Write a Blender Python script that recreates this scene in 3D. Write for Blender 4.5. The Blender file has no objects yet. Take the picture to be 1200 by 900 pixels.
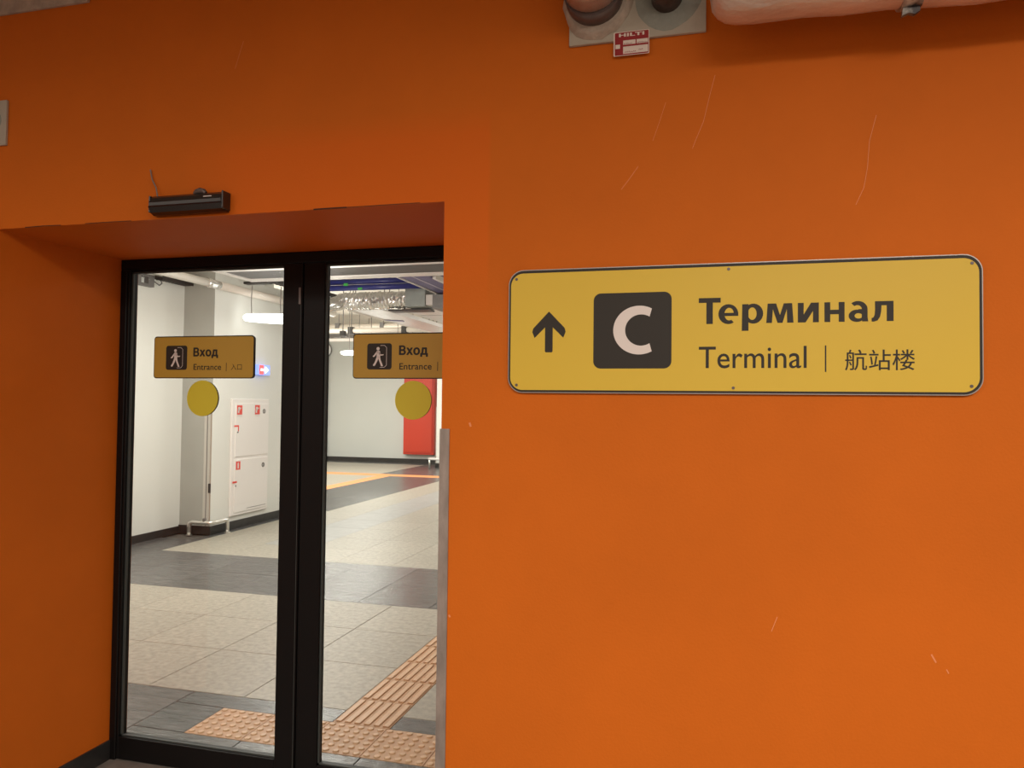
import bpy, bmesh, math, random
from mathutils import Vector, Matrix
random.seed(7)
S = bpy.context.scene
COL = S.collection

# ---------------------------------------------------------------- camera
F_PX, YAW, PITCH, ROLL = 886.8, 0.25968, 0.028625, 0.010916
cam = bpy.data.objects.new('camera', bpy.data.cameras.new('camera'))
COL.objects.link(cam)
cam.data.sensor_width = 36.0
cam.data.sensor_fit = 'HORIZONTAL'
cam.data.lens = F_PX * 36.0 / 1200.0
cam.data.clip_start = 0.02
_w = Vector((-math.sin(YAW) * math.cos(PITCH), math.cos(YAW) * math.cos(PITCH), math.sin(PITCH)))
_r = Vector((math.cos(YAW), math.sin(YAW), 0))
_u = _r.cross(_w)
_r2 = math.cos(ROLL) * _r + math.sin(ROLL) * _u
_u2 = -math.sin(ROLL) * _r + math.cos(ROLL) * _u
cam.matrix_world = Matrix(((_r2.x, _u2.x, -_w.x, 0.0), (_r2.y, _u2.y, -_w.y, -2.17828),
                           (_r2.z, _u2.z, -_w.z, 1.55265), (0, 0, 0, 1)))
S.camera = cam

# ---------------------------------------------------------------- world, lights, exposure
S.view_settings.view_transform = 'Standard'
S.view_settings.look = 'None'
S.view_settings.gamma = 1.0
S.view_settings.use_curve_mapping = False
S.view_settings.exposure = 0.0
wd = bpy.data.worlds.new('world')
wd.use_nodes = True
wd.node_tree.nodes['Background'].inputs[0].default_value = (0.9, 0.85, 0.8, 1)
wd.node_tree.nodes['Background'].inputs[1].default_value = 0.05
S.world = wd


def area(name, loc, size, power, color=(1, 0.95, 0.88), rot=(0, 0, 0), spread=math.pi):
    l = bpy.data.lights.new(name, 'AREA')
    l.shape = 'RECTANGLE'
    l.size, l.size_y = size
    l.energy = power
    l.color = color
    l.spread = spread
    o = bpy.data.objects.new(name, l)
    o.location = loc
    o.rotation_euler = rot
    COL.objects.link(o)
    return o


# lobby in front of the orange wall: ceiling luminaires, then added fill lights
area('lobby_light', (1.2, -3.3, 3.25), (2.4, 0.9), 154, (1, 0.93, 0.82), spread=2.98)
area('lobby_light', (-2.6, -3.3, 3.25), (1.6, 0.6), 68, (1, 0.93, 0.82), spread=3.0)
area('lobby_light', (0.3, -5.6, 3.25), (3.0, 0.9), 164, (1, 0.93, 0.82), spread=2.98)  # unseen fill light added at the rear
area('lobby_light', (3.6, -2.2, 3.25), (0.25, 2.0), 40, (1, 0.93, 0.82))  # added fill from the right, softens the pipe shadow
area('lobby_light', (-5.4, -4.6, 3.25), (0.25, 2.4), 55, (1, 0.93, 0.82))  # added fill from the left, spreads the lobby light
# hall behind the glass
for x, y, p in ((-4.6, 2.6, 66), (-1.6, 2.6, 16), (-4.1, 4.6, 88), (-6.2, 9.0, 66), (-2.2, 8.2, 75), (-7.6, 10.6, 120),
                (-3.4, 11.0, 75), (-10.0, 12.6, 110), (-7.4, 13.4, 100), (-3.5, 14.0, 90)):
    area('hall_light', (x, y, 2.66), (1.3, 0.3), p * 0.42, (1, 0.96, 0.88))
    # point lights added to brighten the hall walls from the side
    q = bpy.data.lights.new('hall_side_fill', 'POINT')
    q.energy, q.color, q.shadow_soft_size = p * 0.62, (1, 0.96, 0.89), 0.38
    qo = bpy.data.objects.new('hall_side_fill', q)
    qo.location = (x, y, 2.55)
    COL.objects.link(qo)


# ---------------------------------------------------------------- materials
def mat(name, col, rough=0.5, metal=0.0, var=0.0, vscale=3.0, bump=0.0, bscale=60.0, spec=0.5,
        emit=None, estr=0.0, col2=None, stretch=(1, 1, 1), coat=0.0):
    m = bpy.data.materials.new(name)
    m.use_nodes = True
    nt = m.node_tree
    b = nt.nodes['Principled BSDF']
    b.inputs['Base Color'].default_value = (*col, 1)
    b.inputs['Roughness'].default_value = rough
    b.inputs['Metallic'].default_value = metal
    b.inputs['Specular IOR Level'].default_value = spec
    b.inputs['Coat Weight'].default_value = coat
    if emit:
        b.inputs['Emission Color'].default_value = (*emit, 1)
        b.inputs['Emission Strength'].default_value = estr
    if var or bump:
        g = nt.nodes.new('ShaderNodeNewGeometry')
        mp = nt.nodes.new('ShaderNodeMapping')
        mp.inputs['Scale'].default_value = stretch
        nt.links.new(g.outputs['Position'], mp.inputs['Vector'])
        if var:
            n = nt.nodes.new('ShaderNodeTexNoise')
            n.inputs['Scale'].default_value = vscale
            n.inputs['Detail'].default_value = 5
            n.inputs['Roughness'].default_value = 0.6
            nt.links.new(mp.outputs[0], n.inputs['Vector'])
            r = nt.nodes.new('ShaderNodeValToRGB')
            r.color_ramp.elements[0].position = 0.35
            r.color_ramp.elements[1].position = 0.68
            a = col2 or tuple(c * (1 - var) for c in col)
            r.color_ramp.elements[0].color = (*a, 1)
            r.color_ramp.elements[1].color = (*[min(1, c * (1 + (0 if col2 else var * 0.4))) for c in col], 1)
            nt.links.new(n.outputs['Fac'], r.inputs['Fac'])
            nt.links.new(r.outputs['Color'], b.inputs['Base Color'])
        if bump:
            n2 = nt.nodes.new('ShaderNodeTexNoise')
            n2.inputs['Scale'].default_value = bscale
            n2.inputs['Detail'].default_value = 4
            nt.links.new(mp.outputs[0], n2.inputs['Vector'])
            bp = nt.nodes.new('ShaderNodeBump')
            bp.inputs['Strength'].default_value = bump
            bp.inputs['Distance'].default_value = 0.01
            nt.links.new(n2.outputs['Fac'], bp.inputs['Height'])
            nt.links.new(bp.outputs[0], b.inputs['Normal'])
    return m


def orange_wall():
    m = mat('orange_paint', (0.62, 0.137, 0.010), 0.65, var=0.08, vscale=1.3, bump=0.08, bscale=130, spec=0.14)
    nt = m.node_tree
    b = nt.nodes['Principled BSDF']
    src = b.inputs['Base Color'].links[0].from_socket
    # a repainted patch with its own, redder orange around the top right corner of the opening
    g = nt.nodes.new('ShaderNodeNewGeometry')
    sp = nt.nodes.new('ShaderNodeSeparateXYZ')
    nt.links.new(g.outputs['Position'], sp.inputs[0])

    def edge(sock, a, c):
        q = nt.nodes.new('ShaderNodeMapRange')
        q.inputs['From Min'].default_value = a
        q.inputs['From Max'].default_value = c
        q.clamp = True
        nt.links.new(sock, q.inputs['Value'])
        return q.outputs[0]

    def mul(p, q):
        k = nt.nodes.new('ShaderNodeMath')
        k.operation = 'MULTIPLY'
        nt.links.new(p, k.inputs[0])
        nt.links.new(q, k.inputs[1])
        return k.outputs[0]
    f = mul(edge(sp.outputs['X'], -1.75, -1.50), edge(sp.outputs['X'], -0.650, -0.662))
    f = mul(f, mul(edge(sp.outputs['Z'], 2.47, 2.38), edge(sp.outputs['Z'], 1.80, 2.05)))
    mx = nt.nodes.new('ShaderNodeMix')
    mx.data_type = 'RGBA'
    nt.links.new(f, mx.inputs['Factor'])
    nt.links.new(src, mx.inputs['A'])
    mx.inputs['B'].default_value = (0.66, 0.128, 0.009, 1)
    nt.links.new(mx.outputs['Result'], b.inputs['Base Color'])
    return m


M = {}
M['orange'] = orange_wall()
M['hallwall'] = mat('pale_wall_paint', (0.80, 0.80, 0.755), 0.55, var=0.03, vscale=0.8, bump=0.03, bscale=90)
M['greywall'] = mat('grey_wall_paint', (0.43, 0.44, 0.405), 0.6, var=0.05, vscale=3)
M['farwall'] = mat('far_wall_paint', (0.66, 0.68, 0.655), 0.45, var=0.04, vscale=0.5)
M['ceil'] = mat('pale_ceiling_paint', (0.74, 0.70, 0.63), 0.8, var=0.08, vscale=2)
M['lobbyceil'] = mat('lobby_ceiling', (0.55, 0.50, 0.46), 0.9, var=0.15, vscale=2)
M['lobbywall'] = mat('lobby_grey', (0.65, 0.58, 0.52), 0.8, var=0.1, vscale=1)
M['screed'] = mat('floor_joint', (0.10, 0.092, 0.08), 0.8, var=0.2, vscale=20)
M['beige'] = [mat('beige_stone', (0.42 * k, 0.387 * k, 0.322 * k), 0.42, var=0.26, vscale=26, bump=0.10, bscale=60,
                  stretch=(1, 1, 1)) for k in (1.0, 0.965, 1.03)]
M['greystone'] = mat('light_grey_stone', (0.375, 0.37, 0.355), 0.42, var=0.12, vscale=9, bump=0.05, bscale=60)
M['slate'] = [mat('dark_slate', (0.125 * k, 0.123 * k, 0.122 * k), 0.25, var=0.45, vscale=7, bump=0.45, bscale=20,
                  stretch=(0.7, 3.5, 1)) for k in (1.0, 0.88, 1.1)]
M['slateo'] = mat('lobby_slate', (0.24, 0.205, 0.18), 0.4, var=0.3, vscale=7, bump=0.2, bscale=14)
M['tactile'] = mat('tan_tactile', (0.60, 0.345, 0.185), 0.5, var=0.12, vscale=12)
M['tactile2'] = mat('pale_tactile_top', (0.74, 0.47, 0.28), 0.42, var=0.08, vscale=30)  # raised bumps and bars in a paler tan than their tiles
M['otape'] = mat('bright_orange_strip', (0.80, 0.33, 0.12), 0.5, var=0.06, vscale=5)
M['skirt'] = mat('black_skirting', (0.030, 0.029, 0.028), 0.35, var=0.3, vscale=10)
M['frame'] = mat('black_aluminium', (0.006, 0.005, 0.005), 0.45, spec=0.2)
M['gasket'] = mat('rubber_gasket', (0.05, 0.055, 0.052), 0.6)
M['steel'] = mat('stainless_steel', (0.78, 0.76, 0.72), 0.28, 0.9)
M['guard'] = mat('galvanised_guard', (0.40, 0.335, 0.30), 0.50, 0.55, var=0.25, vscale=9, stretch=(3, 3, 1))
M['zinc'] = mat('galvanised_duct', (0.30, 0.32, 0.305), 0.45, 0.5, var=0.15, vscale=8)
M['foil'] = mat('crinkled_foil', (0.86, 0.84, 0.80), 0.20, 0.7, bump=0.6, bscale=14, var=0.1, vscale=20)
M['blackmetal'] = mat('dark_metal', (0.045, 0.042, 0.040), 0.45, 0.3)
M['greymetal'] = mat('grey_metal', (0.20, 0.19, 0.185), 0.5, 0.4)
M['whitemetal'] = mat('white_enamel', (0.78, 0.73, 0.70), 0.35)
M['whitepipe'] = mat('white_pipe_wrap', (0.80, 0.73, 0.65), 0.45, bump=0.3, bscale=30)
M['blue'] = mat('blue_pipe_paint', (0.028, 0.035, 0.20), 0.30)
M['violet'] = mat('violet_duct_paint', (0.115, 0.10, 0.24), 0.45, var=0.15, vscale=6)
M['lilac'] = mat('pale_lilac_edge', (0.55, 0.50, 0.62), 0.4)
M['green'] = mat('green_tag', (0.05, 0.45, 0.08), 0.5)
M['yellow'] = mat('yellow_sign_face', (0.70, 0.465, 0.042), 0.5, bump=0.02, bscale=400, spec=0.4)
M['yellowshade'] = mat('shaded_yellow_sign_face', (0.50, 0.30, 0.045), 0.5, spec=0.35)  # the long sign's yellow, darkened to hold the shade of the recess
M['olive'] = mat('yellow_dot_film', (0.70, 0.58, 0.05), 0.5, spec=0.3)
M['ink'] = mat('black_print', (0.030, 0.024, 0.019), 0.55, spec=0.3)
M['whiteprint'] = mat('white_print', (0.75, 0.66, 0.62), 0.5)
M['alu'] = mat('aluminium_edge', (0.35, 0.31, 0.29), 0.4, 0.6)
M['board'] = mat('fire_stop_board', (0.46, 0.40, 0.32), 0.8, var=0.12, vscale=7, bump=0.2, bscale=40)
M['sealant'] = mat('grey_sealant', (0.31, 0.315, 0.27), 0.75, var=0.2, vscale=14, bump=0.5, bscale=35)
M['plaster'] = mat('rough_mortar', (0.50, 0.40, 0.32), 0.85, var=0.25, vscale=16, bump=0.6, bscale=40)
M['wrap'] = mat('pinkish_foil_pipe_wrap', (0.74, 0.56, 0.46), 0.30, 0.25, var=0.15, vscale=9, bump=0.9, bscale=20,
                stretch=(0.6, 1, 1))
M['clamp'] = mat('dull_clamp_metal', (0.15, 0.115, 0.105), 0.45, 0.5, var=0.2, vscale=20)
M['darkpipe'] = mat('dark_cable_sleeve', (0.07, 0.05, 0.04), 0.5, var=0.4, vscale=30, bump=0.5, bscale=30)
M['tapepat'] = mat('patterned_tape', (0.62, 0.55, 0.48), 0.4, var=0.9, vscale=28, col2=(0.04, 0.03, 0.03))
M['whitedisc'] = mat('bright_white_disc', (0.95, 0.95, 0.95), 0.2)
M['guardpale'] = mat('pale_grey_guard', (0.60, 0.59, 0.54), 0.5)
M['guardtan'] = mat('tan_guard', (0.42, 0.34, 0.27), 0.5)
M['cabinet'] = mat('white_cabinet_enamel', (0.90, 0.86, 0.83), 0.35)
M['red'] = mat('red_enamel', (0.62, 0.045, 0.016), 0.40)
M['redprint'] = mat('red_print', (0.80, 0.075, 0.055), 0.5)
M['hred'] = mat('dark_red_print', (0.32, 0.008, 0.010), 0.45)
M['cream'] = mat('cream_print', (0.80, 0.68, 0.60), 0.6)
M['bluebox'] = mat('lit_blue_panel', (0.15, 0.25, 0.9), 0.4, emit=(0.35, 0.45, 1.0), estr=0.9)
M['redlit'] = mat('lit_red_panel', (0.9, 0.1, 0.1), 0.4, emit=(1.0, 0.12, 0.12), estr=0.8)
M['whitelit'] = mat('lit_white_arrow', (1, 1, 1), 0.4, emit=(1, 1, 1), estr=1.6)
M['lamp'] = mat('lamp_diffuser', (1, 1, 1), 0.4, emit=(1, 0.97, 0.92), estr=5.0)
M['blackplastic'] = mat('black_plastic', (0.018, 0.013, 0.011), 0.30, spec=0.6)
M['lens'] = mat('dark_glossy_lens', (0.010, 0.008, 0.008), 0.08, spec=0.8)
M['wire'] = mat('grey_wire', (0.22, 0.20, 0.18), 0.5)
M['crack'] = mat('dark_crack', (0.05, 0.015, 0.006), 0.9)
M['scratch'] = mat('pale_scratch', (0.75, 0.26, 0.10), 0.8)


def glass_mat():
    m = bpy.data.materials.new('clear_glass')
    m.use_nodes = True
    nt = m.node_tree
    nt.nodes.clear()
    out = nt.nodes.new('ShaderNodeOutputMaterial')
    t = nt.nodes.new('ShaderNodeBsdfTransparent')
    t.inputs[0].default_value = (0.965, 0.98, 0.97, 1)
    g = nt.nodes.new('ShaderNodeBsdfGlossy')
    g.inputs['Roughness'].default_value = 0.01
    lw = nt.nodes.new('ShaderNodeLayerWeight')
    lw.inputs['Blend'].default_value = 0.5
    pw = nt.nodes.new('ShaderNodeMath'); pw.operation = 'POWER'; pw.inputs[1].default_value = 5.0
    nt.links.new(lw.outputs['Facing'], pw.inputs[0])
    f = nt.nodes.new('ShaderNodeMath'); f.operation = 'MULTIPLY_ADD'
    f.inputs[1].default_value = 0.92; f.inputs[2].default_value = 0.025
    nt.links.new(pw.outputs[0], f.inputs[0])
    mx = nt.nodes.new('ShaderNodeMixShader')
    nt.links.new(f.outputs[0], mx.inputs[0])
    nt.links.new(t.outputs[0], mx.inputs[1])
    nt.links.new(g.outputs[0], mx.inputs[2])
    nt.links.new(mx.outputs[0], out.inputs[0])
    return m


M['glass'] = glass_mat()


# ---------------------------------------------------------------- mesh helpers
class MB:
    def __init__(s):
        s.v, s.f = [], []

    def add(s, v, f):
        o = len(s.v)
        s.v += [tuple(p) for p in v]
        s.f += [tuple(i + o for i in q) for q in f]
        return s

    def box(s, x0, y0, z0, x1, y1, z1):
        x0, x1 = sorted((x0, x1)); y0, y1 = sorted((y0, y1)); z0, z1 = sorted((z0, z1))
        v = [(x, y, z) for x in (x0, x1) for y in (y0, y1) for z in (z0, z1)]
        return s.add(v, [(0, 1, 3, 2), (4, 6, 7, 5), (0, 4, 5, 1), (2, 3, 7, 6), (0, 2, 6, 4), (1, 5, 7, 3)])

    def bbox(s, x0, y0, z0, x1, y1, z1, b=0.005):
        """box with all edges chamfered"""
        x0, x1 = sorted((x0, x1)); y0, y1 = sorted((y0, y1)); z0, z1 = sorted((z0, z1))
        bm = bmesh.new()
        bmesh.ops.create_cube(bm, size=1)
        for p in bm.verts:
            p.co = Vector(((x0 + x1) / 2 + p.co.x * (x1 - x0), (y0 + y1) / 2 + p.co.y * (y1 - y0),
                           (z0 + z1) / 2 + p.co.z * (z1 - z0)))
        bmesh.ops.bevel(bm, geom=bm.edges[:], offset=b, segments=1, affect='EDGES')
        bm.verts.ensure_lookup_table()
        s.add([p.co for p in bm.verts], [[q.index for q in f.verts] for f in bm.faces])
        bm.free()
        return s

    def prism(s, pts, a, b, axis='y'):
        """extrude a 2D polygon (x,z | x,y | y,z) between a and b along axis"""
        def P(p, t):
            return {'y': (p[0], t, p[1]), 'z': (p[0], p[1], t), 'x': (t, p[0], p[1])}[axis]
        n = len(pts)
        v = [P(p, a) for p in pts] + [P(p, b) for p in pts]
        f = [tuple(range(n)), tuple(range(2 * n - 1, n - 1, -1))]
        f += [(i, (i + 1) % n, n + (i + 1) % n, n + i) for i in range(n)]
        return s.add(v, f)

    def ring(s, outer, inner, a, b, axis='y'):
        def P(p, t):
            return {'y': (p[0], t, p[1]), 'z': (p[0], p[1], t), 'x': (t, p[0], p[1])}[axis]
        n = len(outer)
        v = [P(p, a) for p in outer] + [P(p, a) for p in inner] + [P(p, b) for p in outer] + [P(p, b) for p in inner]
        f = []
        for i in range(n):
            j = (i + 1) % n
            f += [(i, j, n + j, n + i), (2 * n + i, 3 * n + i, 3 * n + j, 2 * n + j),
                  (i, 2 * n + i, 2 * n + j, j), (n + i, n + j, 3 * n + j, 3 * n + i)]
        return s.add(v, f)

    def tube(s, path, r, n=14, caps=True):
        path = [Vector(p) for p in path]
        rs = r if isinstance(r, (list, tuple)) else [r] * len(path)
        up = None
        rings = []
        for i, p in enumerate(path):
            a = path[max(i - 1, 0)]; b = path[min(i + 1, len(path) - 1)]
            t = (b - a).normalized()
            if up is None:
                up = Vector((0, 0, 1)) if abs(t.z) < 0.9 else Vector((1, 0, 0))
            x = t.cross(up).normalized(); up = x.cross(t).normalized()
            rings.append([p + (x * math.cos(k * 2 * math.pi / n) + up * math.sin(k * 2 * math.pi / n)) * rs[i]
                          for k in range(n)])
        v = [q for R_ in rings for q in R_]
        f = [(i * n + k, i * n + (k + 1) % n, (i + 1) * n + (k + 1) % n, (i + 1) * n + k)
             for i in range(len(path) - 1) for k in range(n)]
        if caps:
            f += [tuple(range(n))[::-1], tuple((len(path) - 1) * n + k for k in range(n))]
        return s.add(v, f)

    def build(s, name, m, parent=None, smooth=False, loc=None):
        me = bpy.data.meshes.new(name)
        me.from_pydata(s.v, [], s.f)
        bm = bmesh.new(); bm.from_mesh(me)
        bmesh.ops.recalc_face_normals(bm, faces=bm.faces)
        bm.to_mesh(me); bm.free()
        me.materials.append(m)
        if smooth:
            for p in me.polygons:
                p.use_smooth = len(p.vertices) <= 4
        o = bpy.data.objects.new(name, me)
        COL.objects.link(o)
        if parent:
            o.parent = parent
            o.matrix_parent_inverse = Matrix.Translation(-world_loc(parent))
        return o


def world_loc(o):
    # our empties and meshes are only translated, and every child is written in world coordinates
    if o.parent:
        return Vector((0, 0, 0))
    return Vector(o.location)


def tag(o, label=None, cat=None, group=None, kind=None):
    if label: o['label'] = label
    if cat: o['category'] = cat
    if group: o['group'] = group
    if kind: o['kind'] = kind
    return o


def empty(name, loc, label=None, cat=None, group=None, kind=None):
    o = bpy.data.objects.new(name, None)
    o.location = loc
    o.empty_display_size = 0.05
    COL.objects.link(o)
    return tag(o, label, cat, group, kind)


def rrect(x0, z0, x1, z1, r, n=6):
    pts = []
    for cx, cz, a0 in ((x1 - r, z1 - r, 0), (x0 + r, z1 - r, 90), (x0 + r, z0 + r, 180), (x1 - r, z0 + r, 270)):
        for k in range(n + 1):
            a = math.radians(a0 + 90 * k / n)
            pts.append((cx + r * math.cos(a), cz + r * math.sin(a)))
    return pts


def circ(cx, cz, r, n=28, rz=None):
    rz = rz or r
    return [(cx + r * math.cos(2 * math.pi * k / n), cz + rz * math.sin(2 * math.pi * k / n)) for k in range(n)]


def text(s, name, x0, x1, zb, zt, y, m, parent, bold=0.0, depth=0.0004, ref_top=None, plane='y', face=-1, zmin=None):
    """flat printed lettering on the plane y (or x), baseline zb, top of the tallest glyph zt"""
    c = bpy.data.curves.new(name, 'FONT')
    c.body = s
    c.resolution_u = 4
    if bold:
        c.space_character = 1.0 + bold * 1.6
    o = bpy.data.objects.new(name, c)
    COL.objects.link(o)
    me = bpy.data.meshes.new_from_object(o.evaluated_get(bpy.context.evaluated_depsgraph_get()))
    bpy.data.objects.remove(o)
    xs = [v.co.x for v in me.vertices]; ys = [v.co.y for v in me.vertices]
    ax = (x1 - x0) / (max(xs) - min(xs))
    lo = 0.0 if zmin is None else min(ys)
    az = (zt - zb) / (max(ys) - lo)
    bx = min(xs)
    bm = bmesh.new(); bm.from_mesh(me)
    for v in bm.verts:
        X = x0 + (v.co.x - bx) * ax; Z = zb + (v.co.y - lo) * az
        v.co = Vector((X, y, Z)) if plane == 'y' else Vector((y, X, Z))
    if bold:      # heavier strokes: the same outlines repeated around a small circle
        base = bm.faces[:]
        for k in range(10):
            an = 2 * math.pi * k / 10
            dx_, dz_ = bold * ax * math.cos(an) * 1.0, bold * az * math.sin(an) * 0.8
            dup_ = bmesh.ops.duplicate(bm, geom=base)
            for g in dup_['geom']:
                if isinstance(g, bmesh.types.BMVert):
                    g.co += (Vector((dx_, face * 0.00001 * k, dz_)) if plane == 'y' else Vector((face * 0.00001 * k, dx_, dz_)))
    d = Vector((0, face * depth, 0)) if plane == 'y' else Vector((face * depth, 0, 0))
    for v in bm.verts:
        v.co += d
    bm.normal_update()
    me2 = bpy.data.meshes.new(name)
    bm.to_mesh(me2); bm.free()
    me2.materials.append(m)
    ob = bpy.data.objects.new(name, me2)
    COL.objects.link(ob)
    ob.parent = parent
    ob.matrix_parent_inverse = Matrix.Translation(-world_loc(parent))
    return ob


# ================================================================ STRUCTURE
ZL = 2.178            # lintel / soffit of the opening
XL, XR = -2.532, -0.800
YB = 0.70             # back of the orange wall
w = MB().prism([(-7.0, 0), (XL, 0), (XL, ZL), (XR, ZL), (XR, 0), (5.0, 0), (5.0, 3.4), (-7.0, 3.4)], 0.0, YB)
wall = tag(w.build('wall_front', M['orange']), kind='structure')
wall['label'] = 'bright orange painted wall around the recessed glass door'


def strip(mb, pts, y, wd_):
    for (a, b) in zip(pts[:-1], pts[1:]):
        a, b = Vector((a[0], y, a[1])), Vector((b[0], y, b[1]))
        d = (b - a).normalized(); n_ = Vector((-d.z, 0, d.x)) * wd_ / 2
        o_ = Vector((0, 0.0004, 0))
        mb.add([a - n_, b - n_, b + n_, a + n_, a - n_ + o_, b - n_ + o_, b + n_ + o_, a + n_ + o_],
               [(0, 1, 2, 3), (7, 6, 5, 4), (0, 4, 5, 1), (1, 5, 6, 2), (2, 6, 7, 3), (3, 7, 4, 0)])


sc = MB()
strip(sc, [(0.003, 2.489), (-0.012, 2.43), (-0.028, 2.36), (-0.050, 2.307), (-0.058, 2.285)], -0.0006, 0.0014)
strip(sc, [(-0.133, 2.424), (-0.150, 2.37), (-0.169, 2.316)], -0.0006, 0.001)
strip(sc, [(-0.21, 2.245), (-0.235, 2.21), (-0.258, 2.181)], -0.0006, 0.0014)
strip(sc, [(0.419, 2.338), (0.402, 2.27), (0.397, 2.20), (0.388, 2.145), (0.368, 2.10)], -0.0006, 0.0015)
strip(sc, [(-1.52, 2.76), (-1.54, 2.70), (-1.55, 2.67)], -0.0006, 0.001)
strip(sc, [(-0.710, 1.500), (-0.706, 1.488)], -0.0006, 0.006)
strip(sc, [(0.545, 0.925), (0.556, 0.905)], -0.0006, 0.004)
strip(sc, [(0.58, 0.89), (0.585, 0.88)], -0.0006, 0.003)
strip(sc, [(0.17, 0.99), (0.155, 0.95)], -0.0006, 0.002)
strip(sc, [(-0.768, 0.92), (-0.764, 0.913)], -0.0006, 0.005)
tag(sc.build('scratch', M['scratch'], wall), label='pale scratches in the orange paint', kind='stuff')
ck = MB()
strip(ck, [(-2.41, 2.1785), (-2.33, 2.1800), (-2.25, 2.1788)], -0.0006, 0.0028)
strip(ck, [(-2.145, 2.1790), (-2.05, 2.1792), (-1.95, 2.1786)], -0.0006, 0.0022)
strip(ck, [(-1.248, 2.1785), (-1.20, 2.1790), (-1.13, 2.1788)], -0.0006, 0.0045)
strip(ck, [(-1.13, 2.1788), (-1.02, 2.1790), (-0.88, 2.1790)], -0.0006, 0.0018)
tag(ck.build('crack', M['crack'], wall), label='dark hairline cracks along the lintel edge', kind='stuff')

# hall shell
tag(MB().box(-6.32, YB, 0, -6.12, 5.54, 3.1).build('wall_left', M['hallwall']), kind='structure')
wl2 = tag(MB().box(-6.32, 5.543, 0, -5.70, 7.75, 3.1).build('wall_middle', M['hallwall']), kind='structure')
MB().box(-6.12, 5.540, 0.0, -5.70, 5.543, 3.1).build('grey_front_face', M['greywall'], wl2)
tag(MB().box(-12.3, 16.7, 0, 3.2, 16.9, 4.0).build('wall_back', M['farwall']), kind='structure')
tag(MB().box(-12.3, 7.55, 0, -6.32, 7.75, 4.0).build('wall_far_left', M['hallwall']), kind='structure')
tag(MB().box(-12.5, 7.75, 0, -12.3, 16.7, 4.0).build('wall_side', M['hallwall']), kind='structure')
tag(MB().box(3.0, YB, 0, 3.2, 16.7, 4.0).build('wall_right', M['hallwall']), kind='structure')
tag(MB().box(-6.62, 15.5, 0, -5.6, 16.7, 4.0).build('wall_column', M['hallwall']), kind='structure')
tag(MB().box(-6.4, YB, 3.10, 3.0, 6.3, 3.2).build('ceiling', M['ceil']), kind='structure')
tag(MB().box(-12.4, 6.3, 3.7, 3.1, 16.8, 3.8).box(-6.4, 6.3, 3.2, 3.0, 6.32, 3.7).build('ceiling_far', M['ceil']), kind='structure')
# skirting
tag(MB().box(-6.12, YB, 0, -6.105, 5.54, 0.085).build('baseboard_left', M['skirt']), kind='structure')
tag(MB().box(-6.12, 5.525, 0, -5.685, 5.54, 0.10).box(-5.70, 5.54, 0, -5.685, 7.765, 0.10).build('baseboard_middle', M['skirt']), kind='structure')
tag(MB().box(-12.3, 16.685, 0, -6.62, 16.7, 0.11).box(-6.64, 15.48, 0, -5.6, 15.5, 0.11)
    .box(-6.64, 15.5, 0, -6.62, 16.7, 0.11).build('baseboard_back', M['skirt']), kind='structure')
tag(MB().box(XL, 0.0, 0, XL + 0.008, 0.594, 0.083).build('baseboard_reveal', M['skirt']), kind='structure')
tag(MB().box(XR, -0.008, 0, 5.0, 0.0, 0.083).box(-7.0, -0.008, 0, XL, 0.0, 0.083).build('baseboard_front', M['skirt']), kind='structure')

# lobby shell (behind and beside the camera)
tag(MB().box(-7.0, -8.0, 3.4, 5.0, YB, 3.5).build('ceiling_lobby', M['lobbyceil']), kind='structure')
tag(MB().box(-7.2, -8.0, 0, -7.0, 0, 3.4).build('wall_lobby_left', M['orange']), kind='structure')
tag(MB().box(5.0, -8.0, 0, 5.2, YB, 3.4).build('wall_lobby_right', M['lobbywall']), kind='structure')
tag(MB().box(-7.0, -8.2, 0, 5.0, -8.0, 3.4).build('wall_lobby_back', M['lobbywall']), kind='structure')

# ---------------------------------------------------------------- floors with separate tiles
floor = tag(MB().box(-12.4, 0.62, -0.12, 3.1, 16.8, -0.012).build('floor', M['screed']), kind='structure')
floor2 = tag(MB().box(-7.0, -8.0, -0.12, 5.0, 0.62, -0.012).build('floor_lobby', M['screed']), kind='structure')
G = 0.0036
_tile_cache = {}


def tile(x0, y0, x1, y1, m, parent, top=0.0):
    key = (round(x1 - x0, 3), round(y1 - y0, 3), m.name)
    if key not in _tile_cache:
        hx, hy, c = (x1 - x0) / 2 - G / 2, (y1 - y0) / 2 - G / 2, 0.0018
        v = [(sx * hx, sy * hy, -0.012) for sx, sy in ((-1, -1), (1, -1), (1, 1), (-1, 1))]
        v += [(sx * hx, sy * hy, -c) for sx, sy in ((-1, -1), (1, -1), (1, 1), (-1, 1))]
        v += [(sx * (hx - c), sy * (hy - c), 0) for sx, sy in ((-1, -1), (1, -1), (1, 1), (-1, 1))]
        f = [(8, 9, 10, 11)]
        for a in (0, 4):
            f += [(a + i, a + (i + 1) % 4, a + 4 + (i + 1) % 4, a + 4 + i) for i in range(4)]
        me = bpy.data.meshes.new('tile'); me.from_pydata(v, [], f); me.materials.append(m)
        _tile_cache[key] = me
    o = bpy.data.objects.new('tile', _tile_cache[key])
    o.location = ((x0 + x1) / 2, (y0 + y1) / 2, top)
    COL.objects.link(o)
    o.parent = parent
    return o


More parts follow.
